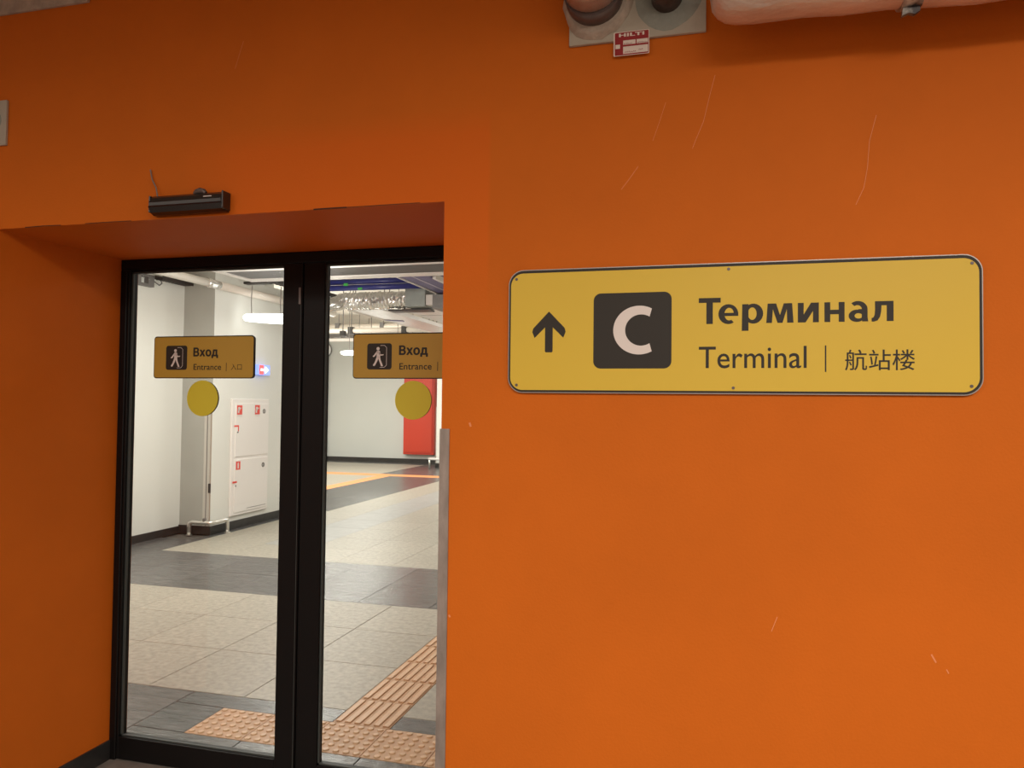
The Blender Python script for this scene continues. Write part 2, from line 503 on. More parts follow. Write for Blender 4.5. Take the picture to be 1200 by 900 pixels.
def subtract(rect, holes):
    out = [rect]
    for h in holes:
        nxt = []
        for (a, b, c, d) in out:
            ix0, iy0, ix1, iy1 = max(a, h[0]), max(b, h[1]), min(c, h[2]), min(d, h[3])
            if ix0 >= ix1 - 1e-6 or iy0 >= iy1 - 1e-6:
                nxt.append((a, b, c, d)); continue
            if b < iy0: nxt.append((a, b, c, iy0))
            if iy1 < d: nxt.append((a, iy1, c, d))
            if a < ix0: nxt.append((a, iy0, ix0, iy1))
            if ix1 < c: nxt.append((ix1, iy0, c, iy1))
        out = [q for q in nxt if q[2] - q[0] > 0.01 and q[3] - q[1] > 0.01]
    return out


WX0, WX1, WY0, WY1 = -2.400, -0.90, 0.914, 1.216      # warning strip
GX0, GX1, GY1 = -1.790, -1.490, 6.45                  # guide strip
holes = [(WX0, WY0, WX1, WY1), (GX0, WY1, GX1, GY1)]
rows = [(0.622, 0.726, 'd'), (0.726, 1.366, 'd'), (1.366, 2.004, 'b'), (2.004, 2.642, 'b'), (2.642, 3.280, 'b'),
        (3.280, 3.905, 'd'), (3.905, 4.590, 'd')]
y = 4.590
while y < 7.7:
    rows.append((y, y + 0.64, 'f')); y += 0.64
near_end = y
XT0, XT1 = -6.105, 0.6


def far_mat(xc, yc):
    if xc < -5.60 and yc < 7.9: return 'd'
    if -6.75 < xc < -5.62 and 7.4 < yc < 13.0: return 'd'
    if xc > -7.2 and yc > 13.4: return 'd'
    if yc > 15.9: return 'd'
    if -4.93 < xc < -4.30 and yc > 5.2: return 'g'
    if xc > -4.30 and 8.8 < yc < 9.5: return 'd'
    if xc > -3.1 and yc > 9.5: return 'd'
    return 'b'


nt_ = 0
for (y0, y1, k) in rows:
    off = -2.985 if k in 'bf' else -2.687
    x = off - 0.598 * 7
    edges = [XT0]
    if k == 'f': edges.append(-5.58)
    while x < XT1:
        if x > edges[-1] + 0.12: edges.append(x)
        x += 0.598
    edges.append(XT1)
    for a, b in zip(edges[:-1], edges[1:]):
        kk = k if k != 'f' else far_mat((a + b) / 2, (y0 + y1) / 2)
        m = {'b': M['beige'][(nt_ * 7 + int(y0 * 3)) % 3], 'd': M['slate'][(nt_ * 5 + 1) % 3], 'g': M['greystone']}[kk]
        if y1 > 5.5 and a < -5.7:
            a = -5.685
            if b - a < 0.05: continue
        for q in subtract((a, y0, b, y1), holes):
            tile(*q, m, floor)
        nt_ += 1
# beyond, the tiles are too small to pick apart: joined
ft = {'b': MB(), 'd': MB(), 'g': MB()}
y = near_end
OY0, OY1 = 13.02, 13.45
while y < 16.68:
    y1 = min(y + 0.64, 16.69)
    for k in range(-16, 11):
        a = -2.985 + 0.598 * k; b = a + 0.598
        if b < -12.2 or a > 2.9: continue
        for q in subtract((a, y, b, y1), [(-12.4, OY0, 3.1, OY1), (-7.05, 8.2, -6.75, OY0)]):
            qc = (q[0] + q[2]) / 2, (q[1] + q[3]) / 2
            ft[far_mat(*qc)].bbox(q[0] + 0.002, q[1] + 0.002, -0.012, q[2] - 0.002, q[3] - 0.002, 0.0, 0.001)
    y = y1
for k, m in (('b', M['beige'][0]), ('d', M['slate'][1]), ('g', M['greystone'])):
    tag(ft[k].build('distant_tiles', m, floor), kind='stuff')
# lobby tiles
for j in range(-6, 1):
    for i in range(-8, 8):
        x0 = -2.62 + 0.6 * i; y0 = 0.02 + 0.6 * j
        y1 = min(y0 + 0.6, 0.62)
        for q in subtract((x0, y0, x0 + 0.6, y1), [(-7, -0.0, XL, 0.7), (XR, -0.0, 5, 0.7)]):
            tile(*q, M['slateo'], floor2)

# ---------------------------------------------------------------- tactile paving
warn = empty('tactile_warning_strip', (-1.65, 1.065, 0.0),
             'tan tactile strip with rows of round bumps just behind the glass door', 'tactile paving')
for i in range(5):
    a = WX0 + 0.3 * i
    t = MB().bbox(a + 0.0012, WY0 + 0.001, -0.012, a + 0.2988, WY1 - 0.001, 0.0005, 0.001).build('tactile_tile', M['tactile'], warn)
    bp = MB()
    for p in range(6):
        for q in range(6):
            cx, cy = a + 0.025 + 0.05 * p, WY0 + 0.025 + 0.0503 * q
            n = 12
            v = [(cx + r * math.cos(2 * math.pi * k / n), cy + r * math.sin(2 * math.pi * k / n), z)
                 for r, z in ((0.0165, 0.0003), (0.0145, 0.004), (0.011, 0.0055)) for k in range(n)]
            f = [(l * n + k, l * n + (k + 1) % n, (l + 1) * n + (k + 1) % n, (l + 1) * n + k) for l in range(2) for k in range(n)]
            f.append(tuple(2 * n + k for k in range(n)))
            bp.add(v, f)
    b_ = bp.build('bumps', M['tactile2'], None, smooth=True)
    b_.parent = t
    b_.matrix_parent_inverse = Matrix.Translation((0, 0, 0))
    tag(b_, kind='stuff')
guide = empty('tactile_guide_strip', (-1.64, 1.5, 0.0),
              'tan tactile strip of raised parallel bars leading from the door into the hall', 'tactile paving')
yy = WY1
while yy < GY1 - 0.1:
    t = MB().bbox(GX0 + 0.001, yy + 0.001, -0.012, GX1 - 0.001, yy + 0.3012, 0.0005, 0.001).build('tactile_tile', M['tactile'], guide)
    for p in range(6):
        x = GX0 + 0.025 + 0.05 * p
        b_ = MB().bbox(x - 0.0165, yy + 0.012, 0.0003, x + 0.0165, yy + 0.290, 0.0052, 0.0035).build('bar', M['tactile2'])
        b_.parent = t
    yy += 0.302
o = empty('orange_floor_line', (-6, 13.2, 0), 'far orange tactile line running across the hall floor before the back wall', 'floor line')
q = MB(); x = -12.2
while x < 2.8:
    q.bbox(x + 0.003, OY0 + 0.003, -0.012, x + 0.297, OY1 - 0.003, 0.001, 0.001); x += 0.3
tag(q.build('tactile_tiles', M['otape'], o), kind='stuff')
o = empty('orange_floor_line', (-6.9, 10.8, 0), 'orange tactile line beside the dark floor band, running lengthwise and ending at the cross line', 'floor line')
q = MB(); y = 8.2
while y < OY0 - 0.01:
    q.bbox(-7.047, y + 0.003, -0.012, -6.753, min(y + 0.297, OY0 - .003), 0.001, 0.001); y += 0.3
tag(q.build('tactile_tiles', M['otape'], o), kind='stuff')

# ================================================================ GLASS DOOR
YD0, YD1 = 0.594, 0.655
ZH = 2.133           # underside of head rail
door = empty('door_1', (-1.665, YD0, 0), kind='structure')
door['label'] = 'black framed glass door with two leaves in the orange opening'
MB().bbox(XL + 0.001, YD0, ZH, XR - 0.001, YD1, ZL - 0.001, 0.003).build('head_rail', M['frame'], door)
MB().bbox(XL + 0.001, YD0, 0.0, XL + 0.034, YD1, ZH, 0.003).build('jamb', M['frame'], door)
MB().bbox(XR - 0.028, YD0, 0.0, XR - 0.001, YD1, ZH, 0.003).build('jamb', M['frame'], door)
for (lx0, lx1, s0, s1, dy) in ((XL + 0.036, -1.634, 0.010, 0.090, 0.0), (-1.630, XR - 0.030, 0.095, 0.010, 0.004)):
    leaf = MB().bbox(lx0, YD0 + 0.004 + dy, 0.006, lx0 + s0, YD1 - 0.006, ZH - 0.002, 0.002)\
        .bbox(lx1 - s1, YD0 + 0.004 + dy, 0.006, lx1, YD1 - 0.006, ZH - 0.002, 0.002)\
        .bbox(lx0 + s0, YD0 + 0.004 + dy, 0.006, lx1 - s1, YD1 - 0.006, 0.100, 0.002)\
        .bbox(lx0 + s0, YD0 + 0.004 + dy, ZH - 0.010, lx1 - s1, YD1 - 0.006, ZH - 0.002, 0.002)\
        .build('door_leaf', M['frame'], door)
    g = MB().box(lx0 + s0 - 0.004, 0.622, 0.096, lx1 - s1 + 0.004, 0.630, ZH - 0.006).build('glass_pane', M['glass'])
    g.parent = leaf
    a, b = lx0 + s0, lx1 - s1
    gk = MB()
    for (x0, z0, x1, z1) in ((a, 0.1, a + 0.007, ZH - 0.01), (b - 0.007, 0.1, b, ZH - 0.01), (a, 0.1, b, 0.106), (a, ZH - 0.016, b, ZH - 0.01)):
        gk.box(x0, 0.612, z0, x1, 0.6219, z1)
    k = gk.build('gasket', M['gasket']); k.parent = leaf
# slim grey ribs on the left jamb
MB().box(XL + 0.0345, YD0 + 0.012, 0.10, XL + 0.0375, YD0 + 0.02, ZH - 0.005).build('jamb_rib', M['gasket'], door)
MB().box(-1.640, YD0 + 0.0015, 0.02, -1.638, YD0 + 0.004, 1.96).build('seam_strip', M['gasket'], door)
MB().box(-1.6335, 0.615, 0.02, -1.6305, 0.640, ZH - 0.004).build('brush_seal', M['gasket'], door)
lk = MB().bbox(-1.650, YD0 - 0.001, 1.96, -1.639, YD0 + 0.004, 2.03, 0.002).build('latch_plate', M['greymetal'], door)


def door_sign(x0, label):
    x1 = x0 + 0.498
    z0, z1 = 1.655, 1.838
    yf = 0.6216
    rt = empty('door_sign', ((x0 + x1) / 2, yf, z0), label, 'sign')
    MB().prism(rrect(x0, z0, x1, z1, 0.014), yf, yf - 0.004).build('plate', M['ink'], rt)
    MB().prism(rrect(x0 + 0.003, z0 + 0.004, x1 - 0.003, z1 - 0.0045, 0.012), yf - 0.004, yf - 0.0048).build('sign_face', M['yellowshade'], rt)
    yf2 = yf - 0.0048
    dx = x0 + 2.348
    bd = MB().prism(rrect(dx - 2.285, 1.692, dx - 2.178, 1.797, 0.011), yf2, yf2 - 0.0004).build('pictogram_panel', M['ink'], rt)
    # walking person and doorway, coordinates in the panel frame (origin at its centre)
    cx, cz = dx - 2.2315, 1.7455
    yp = yf2 - 0.0004
    pg = MB()
    pg.prism(circ(cx - 0.006, cz + 0.030, 0.0068, 16), yp, yp - 0.0004)
    polys = [[(-.011, .022), (.001, .022), (.004, .016), (.0035, -.004), (-.012, -.004)],        # torso
             [(-.011, .021), (-.006, .017), (-.020, -.001), (-.027, -.004), (-.029, .0005), (-.024, .004)],  # back arm
             [(.001, .021), (.003, .012), (.008, .0065), (.018, .0075), (.018, .0035), (.006, .002), (-.002, .010)],  # front arm
             [(-.012, -.004), (-.002, -.003), (-.008, -.019), (-.018, -.037), (-.024, -.040), (-.028, -.036), (-.020, -.024)],
             [(-.006, -.003), (.0035, -.004), (.006, -.016), (.014, -.034), (.016, -.040), (.008, -.041), (.003, -.028), (-.003, -.014)]]
    for p in polys:
        pg.prism([(cx + a, cz + b) for a, b in p], yp, yp - 0.0004)
    f = pg.build('walking_figure', M['whiteprint']); f.parent = bd
    fr = MB()
    pth = [(.004, .043), (.022, .043), (.031, .035), (.031, -.036), (.022, -.045), (.002, -.045)]
    strip(fr, [(cx + a, cz + b) for a, b in pth], yp - 0.0005, 0.0016)
    f = fr.build('doorway_outline', M['whiteprint']); f.parent = bd
    text('Вход', 'lettering', dx - 2.145, dx - 2.026, 1.751, 1.7865, yf2, M['ink'], rt, bold=0.045)
    text('Entrance', 'lettering', dx - 2.144, dx - 2.008, 1.692, 1.717, yf2, M['ink'], rt, bold=0.012)
    MB().box(dx - 1.9838, yf2 - 0.0004, 1.686, dx - 1.9812, yf2, 1.722).build('divider_bar', M['ink'], rt)
    text('入口', 'lettering', dx - 1.960, dx - 1.907, 1.691, 1.717, yf2, M['ink'], rt, zmin=1)
    # its counterpart on the hall side of the glass
    MB().prism(rrect(x0 + 0.004, z0 + 0.001, x1 - 0.002, z1 - 0.002, 0.014), 0.6304, 0.6320).build('back_plate', M['ink'], rt)


door_sign(-2.366, 'yellow entrance sign on the left glass leaf, seen in full')
door_sign(-1.411, 'yellow entrance sign on the right glass leaf, cut off by the orange wall')
for cx, lb in ((-2.1185, 'yellow round dot sticker on the left glass leaf'), (-1.149, 'yellow round dot sticker on the right glass leaf')):
    e = empty('round_sticker', (cx, 0.6218, 1.494), lb, 'sticker')
    MB().prism(circ(cx, 1.570, 0.077, 40), 0.6218, 0.6206).build('front_disc', M['olive'], e)
    MB().prism(circ(cx, 1.5695, 0.076, 40), 0.6303, 0.6315).build('back_disc', M['ink'], e)

# ================================================================ MAIN SIGN
SX0, SX1, SZ0, SZ1 = -0.589, 0.666, 1.591, 1.955
sg = empty('wayfinding_sign', (0.04, 0, SZ0), 'long yellow terminal sign with black border, arrow and letter C on the orange wall', 'sign')
MB().prism(rrect(SX0, SZ0, SX1, SZ1, 0.045, 10), -0.0005, -0.010).build('backing_plate', M['alu'], sg)
MB().prism(rrect(SX0 + 0.0025, SZ0 + 0.0025, SX1 - 0.0025, SZ1 - 0.0025, 0.043, 10), -0.010, -0.0106).build('black_border', M['ink'], sg)
MB().prism(rrect(SX0 + 0.0075, SZ0 + 0.0085, SX1 - 0.009, SZ1 - 0.0105, 0.037, 10), -0.0106, -0.0112).build('sign_face', M['yellow'], sg)
YF = -0.0112
ar = [(-0.4655, 1.830), (-0.5125, 1.781), (-0.5155, 1.770), (-0.5085, 1.7525), (-0.477, 1.7835), (-0.477, 1.713), (-0.4745, 1.710),
      (-0.4565, 1.710), (-0.454, 1.713), (-0.454, 1.7835), (-0.4225, 1.7525), (-0.4155, 1.770), (-0.4185, 1.781)]
MB().prism(ar, YF, YF - 0.0004).build('arrow', M['ink'], sg)
bg = MB().prism(rrect(-0.334, 1.662, -0.113, 1.879, 0.021, 8), YF, YF - 0.0004).build('letter_panel', M['ink'], sg)
# letter C from an outer and an inner arc with upright cut terminals
cxo, czo = -0.2035, 1.7715
ro, rzo, ri, rzi = 0.0735, 0.0695, 0.0450, 0.0445
out_, in_ = [], []
a0, a1 = 61, 299
for k in range(41):
    a = math.radians(a0 + (a1 - a0) * k / 40)
    out_.append((cxo + ro * math.cos(a), czo + rzo * math.sin(a)))
for k in range(41):
    a = math.radians(58 + (302 - 58) * k / 40)
    in_.append((cxo + 0.0055 + ri * math.cos(a), czo + rzi * math.sin(a)))
cm = MB()
n = 41
v = [(p[0], YF - 0.0004, p[1]) for p in out_] + [(p[0], YF - 0.0004, p[1]) for p in in_] + \
    [(p[0], YF - 0.0008, p[1]) for p in out_] + [(p[0], YF - 0.0008, p[1]) for p in in_]
f = []
for i in range(n - 1):
    f += [(i, i + 1, n + i + 1, n + i), (2 * n + i, 3 * n + i, 3 * n + i + 1, 2 * n + i + 1),
          (i, 2 * n + i, 2 * n + i + 1, i + 1), (n + i, n + i + 1, 3 * n + i + 1, 3 * n + i)]
f += [(0, n, 3 * n, 2 * n), (n - 1, 3 * n - 1, 4 * n - 1, 2 * n - 1)]
cm.add(v, f)
c = cm.build('letter', M['whiteprint']); c.parent = bg
# heavy Cyrillic word, each letter drawn from its own outline (x as a share of its width, z as a share of the x height)
ZB, XH, CAP = 1.7855, 0.0530, 0.0725


def arc(cx, cz, rx, rz, a0, a1, n=26):
    return [(cx + rx * math.cos(math.radians(a0 + (a1 - a0) * k / n)), cz + rz * math.sin(math.radians(a0 + (a1 - a0) * k / n))) for k in range(n + 1)]


GL = {
    'te': [[(0, CAP / XH), (1, CAP / XH), (1, 1.115), (.645, 1.115), (.645, 0), (.35, 0), (.35, 1.115), (0, 1.115)]],
    'ie': [('band', arc(.5, .5, .5, .52, -6, 303), arc(.54, .5, .235, .33, -6, 297)), [(.12, .40), (.995, .40), (.995, .565), (.12, .565)]],
    'er': [[(0, -.385), (.315, -.385), (.315, 1), (0.02, 1)], ('band', arc(.54, .5, .46, .52, 0, 360), arc(.49, .5, .205, .325, 0, 360))],
    'em': [[(0, 0), (.05, 1), (.365, 1), (.505, .40), (.645, 1), (.95, 1), (1, 0), (.77, 0), (.755, .70), (.60, 0), (.415, 0), (.245, .70), (.21, 0)]],
    'i': [[(0, 0), (0, 1), (.28, 1), (.275, .40), (.63, 1), (1, 1), (1, 0), (.72, 0), (.725, .58), (.37, 0)]],
    'en': [[(0, 0), (0, 1), (.29, 1), (.29, .615), (.71, .615), (.71, 1), (1, 1), (1, 0), (.71, 0), (.71, .39), (.29, .39), (.29, 0)]],
    'a': [[(.69, 0), (1, 0), (.965, .2), (.965, .62), (.67, .62), (.67, .12)],
          ('band', arc(.47, .61, .495, .42, 0, 132), arc(.44, .60, .235, .225, 0, 128)),
          ('band', arc(.42, .29, .42, .31, 0, 360), arc(.50, .285, .20, .135, 0, 360)), [(.45, .44), (.75, .50), (.75, .62), (.50, .62)]],
    'el': [[(.155, 1), (1, 1), (1, 0), (.69, 0), (.69, .79), (.45, .79), (.44, .5), (.385, .22), (.27, .04), (.10, -.02), (0, -.01),
            (0, .165), (.08, .19), (.14, .32), (.158, .58)]]}
for nm, a_, b_ in (('te', -0.039, 0.02), ('ie', 0.014, 0.067), ('er', 0.076, 0.132), ('em', 0.14, 0.21), ('i', 0.221, 0.274), ('en', 0.288, 0.338), ('a', 0.348, 0.396), ('el', 0.404, 0.457)):
    m_ = MB()
    P_ = lambda p: (a_ + (b_ - a_) * p[0], ZB + XH * p[1])
    for k_, g_ in enumerate(GL[nm]):
        d0, d1 = YF, YF - 0.0004 - 0.00002 * k_
        if g_[0] == 'band':
            o1, i1 = [P_(p) for p in g_[1]], [P_(p) for p in g_[2]]
            for j in range(len(o1) - 1):
                m_.prism([o1[j], o1[j + 1], i1[j + 1], i1[j]], d0, d1)
        else:
            m_.prism([P_(p) for p in g_], d0, d1)
    m_.build('lettering', M['ink'], sg)
text('Terminal', 'lettering', -0.038, 0.243, 1.663, 1.722, YF, M['ink'], sg, bold=0.004)
MB().box(0.2890, YF - 0.0004, 1.652, 0.2925, YF, 1.723).build('divider_bar', M['ink'], sg)
text('航站楼', 'lettering', 0.339, 0.507, 1.656, 1.711, YF, M['ink'], sg, bold=0.004, zmin=1)
for x, z in ((-0.565, 1.928), (0.041, 1.937), (0.641, 1.931), (-0.562, 1.614), (0.054, 1.608), (0.638, 1.615)):
    MB().prism(circ(x, z, 0.0042, 12), YF, YF - 0.0015).build('screw', M['clamp'], sg)

# ================================================================ OTHER THINGS ON THE ORANGE WALL
# door sensor
e = empty('motion_sensor', (-1.70, 0, 2.20), 'black bar shaped door sensor above the opening', 'sensor')
prof = [(0.0, 2.186), (-0.018, 2.186), (-0.034, 2.193), (-0.044, 2.208), (-0.045, 2.224), (-0.038, 2.240), (-0.024, 2.250), (0.0, 2.252)]
MB().prism(prof, -1.842, -1.562, 'x').build('housing', M['blackplastic'], e)
MB().prism([(0.0, 2.1850), (-0.019, 2.1850), (-0.0350, 2.192), (-0.0455, 2.208), (-0.046, 2.213), (0.0, 2.213)], -1.843, -1.561, 'x').build('lens_cover', M['lens'], e)
MB().bbox(-1.562, -0.043, 2.190, -1.556, 0.0, 2.250, 0.002).build('end_cap', M['blackplastic'], e)
MB().bbox(-1.847, -0.041, 2.192, -1.842, 0.0, 2.249, 0.002).build('end_cap', M['blackplastic'], e)
MB().tube([(-1.682, -0.02, 2.250), (-1.674, -0.02, 2.257), (-1.66, -0.02, 2.260), (-1.646, -0.02, 2.257), (-1.638, -0.02, 2.250)], [0.006, 0.009, 0.010, 0.009, 0.006], 12).build('bracket_knob', M['clamp'], e)
MB().box(-1.628, -0.0462, 2.231, -1.597, -0.0445, 2.2335).build('pale_mark', M['whiteprint'], e)
MB().tube([(-1.873, -0.004, 2.350), (-1.862, -0.008, 2.315), (-1.842, -0.012, 2.285), (-1.828, -0.02, 2.250)], 0.0022, 6).build('cable', M['wire'], e)

# corner guard
tag(MB().prism([(XR - 0.004, -0.004), (XR + 0.027, -0.004), (XR + 0.027, 0.0), (XR, 0.0), (XR, 0.030), (XR - 0.004, 0.030)], 0.0, 1.48, 'z')
    .build('corner_guard', M['guard']), 'grey metal corner guard on the right edge of the door opening', 'corner guard')

# fire stop board with two penetrations
e = empty('fire_stop_board', (-0.22, 0, 2.613), 'cream fire stop board at the top of the orange wall with two pipe sleeves', 'fire stop board')
MB().bbox(-0.413, -0.012, 2.613, -0.022, -0.0005, 3.10, 0.001).build('board', M['board'], e)


def blob(cx, cz, r0, r1, y0, y1, n=26, amp=0.06):
    """mortar collar: irregular ring flaring onto the board"""
    m = MB(); v = []
    for (r, yv) in ((r1, y0), ((r0 + r1) / 2, (y0 + y1) / 2 - 0.004), (r0, y1)):
        for k in range(n):
            a = 2 * math.pi * k / n
            rr = r * (1 + amp * math.sin(3 * a + 1) * 0.6 + amp * random.uniform(-.5, .5))
            v.append((cx + rr * math.cos(a), yv, cz + rr * math.sin(a)))
    f = [(l * n + k, l * n + (k + 1) % n, (l + 1) * n + (k + 1) % n, (l + 1) * n + k) for l in range(2) for k in range(n)]
    f.append(tuple(2 * n + k for k in range(n)))
    return m.add(v, f)


blob(-0.330, 2.728, 0.086, 0.104, -0.0122, -0.032).build('mortar_collar', M['plaster'], e, smooth=True)
MB().tube([(-0.335, -0.005, 2.736), (-0.335, -0.075, 2.742)], 0.084, 36).build('metal_band', M['clamp'], e, smooth=True)
MB().tube([(-0.337, -0.074, 2.748), (-0.337, -0.16, 2.758), (-0.337, -0.26, 2.80)], [0.0805, 0.0805, 0.080], 36).build('wrapped_pipe', M['wrap'], e, smooth=True)
blob(-0.127, 2.722, 0.055, 0.094, -0.0122, -0.020, amp=0.04).build('sealant_ring', M['sealant'], e, smooth=True)
MB().tube([(-0.130, -0.010, 2.716), (-0.130, -0.05, 2.722), (-0.130, -0.12, 2.74)], [0.044, 0.045, 0.044], 22).build('dark_sleeve', M['darkpipe'], e, smooth=True)
cb = MB()
for k in range(7):
    a = k * 0.9
    cb.tube([(-0.130 + 0.026 * math.cos(a), -0.03, 2.722 + 0.026 * math.sin(a)),
             (-0.128 + 0.03 * math.cos(a), -0.14, 2.745 + 0.028 * math.sin(a)), (-0.10 + 0.05 * math.cos(a), -0.2, 2.85)], 0.009, 8)
tag(cb.build('cable_bundle', M['clamp'], e, smooth=True), kind='stuff')

# installation label, red with white fields
e = empty('installation_label', (-0.23, -0.013, 2.567), 'small red and white printed label at the lower edge of the fire stop board', 'label')
LX0, LX1, LZ0, LZ1 = -0.2815, -0.1795, 2.5665, 2.6365
MB().prism(rrect(LX0, LZ0, LX1, LZ1, 0.003, 3), -0.0125, -0.0132).build('label_sheet', M['cream'], e)
MB().prism(rrect(LX0 + 0.0035, LZ0 + 0.0015, LX1 - 0.002, LZ1 - 0.002, 0.002, 3), -0.0132, -0.0134).build('red_print', M['hred'], e)
text('HILTI', 'lettering', -0.265, -0.195, 2.6220, 2.6310, -0.0134, M['cream'], e, bold=0.045, depth=0.0003)
fl = MB()
for (a, b, c_, d) in ((-0.254, 2.598, -0.2185, 2.6105), (-0.2155, 2.598, -0.183, 2.6105), (-0.254, 2.5715, -0.183, 2.5925)):
    fl.box(a, -0.0137, b, c_, -0.0134, d)
fl.box(-0.276, -0.0137, 2.588, -0.263, -0.0134, 2.600)
fl.build('white_field', M['cream'], e)
hw = MB()
for (xx, zz, n_) in ((-0.252, 2.5985, 6), (-0.213, 2.5985, 7), (-0.250, 2.574, 8), (-0.209, 2.578, 3)):
    for k in range(n_):
        hx = xx + 0.0042 * k
        strip(hw, [(hx, zz), (hx + 0.001, zz + random.uniform(.0025, .0045)), (hx + 0.003, zz + random.uniform(0, .002))], -0.0141, 0.0008)
tag(hw.build('handwriting', M['hred'], e), kind='stuff')

# big wrapped pipe along the top of the wall
e = empty('insulated_pipe', (0.03, -0.15, 2.66), 'foil wrapped horizontal pipe at the top right of the orange wall', 'pipe')
path, rad = [], []
for k in range(9):
    a = math.radians(90 * k / 8)
    path.append((0.125 - 0.055 * math.sin(a) - 0.0, -0.012 - 0.14 * (1 - math.cos(a)) - 0.0, 2.672))
# elbow out of the wall, then the straight run
path = [(-0.010, -0.165, 2.648), (-0.004, -0.165, 2.648), (0.008, -0.165, 2.648), (0.028, -0.165, 2.648), (0.055, -0.165, 2.648), (0.10, -0.165, 2.648), (0.22, -0.165, 2.648)]
rad = [0.030, 0.056, 0.075, 0.088, 0.094, 0.096, 0.096]
for k in range(1, 28):
    x = 0.22 + k * 0.1
    path.append((x, -0.165, 2.648 - 0.012 * min(k, 4) / 4)); rad.append(0.096 + 0.002 * math.sin(k * 2.1))
pw_ = MB().tube(path, rad, 32)
pw_.v = [(v_[0] + random.uniform(-.002, .002), v_[1] + random.uniform(-.0014, .0014), v_[2] + random.uniform(-.0014, .0014)) for v_ in pw_.v]
pw_.build('wrap', M['wrap'], e, smooth=True)
for x in (0.30, 1.5, 2.7):
    MB().box(x - 0.012, -0.12, 2.70, x + 0.012, -0.0005, 2.72).build('wall_bracket', M['clamp'], e)
tp = MB()
tp.tube([(0.445, -0.165, 2.640), (0.49, -0.165, 2.640)], 0.0995, 32)
tp.prism([(0.449, 2.545), (0.485, 2.545), (0.487, 2.530), (0.474, 2.522), (0.462, 2.527), (0.446, 2.521)], -0.165, -0.150)
tp.build('patterned_tape', M['tapepat'], e, smooth=True)

# small board at the left edge and the grey board at the upper left
e = empty('fire_stop_board', (-2.58, 0, 2.485), 'small cream board with a hole on the wall left of the door', 'fire stop board')
MB().bbox(-2.68, -0.010, 2.485, -2.500, -0.0005, 2.651, 0.001).build('board', M['board'], e)
blob(-2.568, 2.575, 0.030, 0.046, -0.0102, -0.022).build('mortar_collar', M['sealant'], e, smooth=True)
MB().tube([(-2.568, -0.01, 2.575), (-2.568, -0.05, 2.58)], 0.026, 16).build('dark_sleeve', M['darkpipe'], e, smooth=True)
e = empty('fire_stop_board', (-2.40, 0, 2.97), 'grey brown board high in the upper left corner of the orange wall', 'fire stop board')
MB().bbox(-2.75, -0.012, 2.971, -2.150, -0.0005, 3.38, 0.001).build('board', M['plaster'], e)
MB().tube([(-2.45, -0.012, 3.13), (-2.45, -0.30, 3.15)], 0.09, 24).build('wrapped_pipe', M['wrap'], e, smooth=True)

# ================================================================ HALL: LEFT SIDE
e = empty('hydrant_cabinet', (-5.69, 6.28, 0.16), 'tall white hydrant cabinet with two doors and red stickers on the hall wall', 'cabinet')
MB().bbox(-5.6995, 5.885, 0.165, -5.672, 6.672, 1.600, 0.004).build('frame', M['cabinet'], e)
X1 = -5.672
for (z0, z1, tag_) in ((0.885, 1.545, 0), (0.200, 0.850, 1)):
    d = MB().bbox(X1 - 0.004, 5.945, z0, X1 + 0.010, 6.640, z1, 0.003).build('cabinet_door', M['cabinet'], e)
    def sub(o_):
        o_.parent = d
        return o_
    Xf = X1 + 0.010
    zc = z1 - (0.10 if tag_ == 0 else 0.10)
    rr = circ(6.545, zc, 0.030, 24); ri_ = circ(6.545, zc, 0.020, 24)
    sub(MB().ring(rr, ri_, Xf, Xf + 0.004, 'x').build('ring_handle', M['greymetal']))
    sub(MB().bbox(Xf, 6.540, zc - 0.018, Xf + 0.004, 6.549, zc + 0.018, 0.001).build('ring_handle_grip', M['greymetal']))
    def sticker(y0, y1, zz0, zz1, kind):
        sub(MB().box(Xf, y0, zz0, Xf + 0.0008, y1, zz1).build('red_sticker', M['redprint']))
        wmb = MB()
        if kind == 'hose':
            wmb.prism(circ((y0 * .62 + y1 * .38), zz0 + (zz1 - zz0) * .62, 0.024, 16), Xf + 0.0008, Xf + 0.0014, 'x')
            wmb.box(Xf + 0.0008, y0 + 0.015, zz0 + 0.02, Xf + 0.0014, y0 + 0.045, zz0 + 0.07)
            wmb.box(Xf + 0.0008, y1 - 0.05, zz0 + 0.075, Xf + 0.0014, y1 - 0.02, zz0 + 0.085)
            wmb.box(Xf + 0.0008, y0, zz0 - 0.028, Xf + 0.0014, y1, zz0)
        else:
            wmb.bbox(Xf + 0.0008, y0 + 0.032, zz0 + 0.015, Xf + 0.0014, y0 + 0.058, zz1 - 0.025, 0.0002)
            wmb.box(Xf + 0.0008, y0 + 0.038, zz1 - 0.025, Xf + 0.0014, y0 + 0.052, zz1 - 0.012)
        sub(wmb.build('white_symbol', M['whitemetal']))
    if tag_ == 0:
        sticker(5.965, 6.072, 1.405, 1.520, 'hose')
        sticker(6.342, 6.450, 1.405, 1.525, 'hose')
        sub(MB().box(Xf, 5.915, 1.255, Xf + 0.001, 6.010, 1.275).box(Xf, 5.990, 1.20, Xf + 0.001, 6.010, 1.255)
            .build('red_hose_mark', M['redprint']))
        sub(MB().tube([(Xf, 5.985, 1.19), (Xf + 0.006, 5.985, 1.185)], 0.012, 10).build('lock', M['greymetal']))
    else:
        sticker(5.965, 6.055, 0.725, 0.828, 'ext')
        sub(MB().box(Xf, 5.905, 0.565, Xf + 0.001, 5.992, 0.588).build('red_hose_mark', M['redprint']))
        sub(MB().tube([(Xf, 5.965, 0.53), (Xf + 0.006, 5.965, 0.53)], 0.010, 10).build('lock', M['greymetal']))
        sub(MB().box(Xf, 6.20, 0.228, Xf + 0.001, 6.62, 0.234).build('bottom_slot', M['greymetal']))

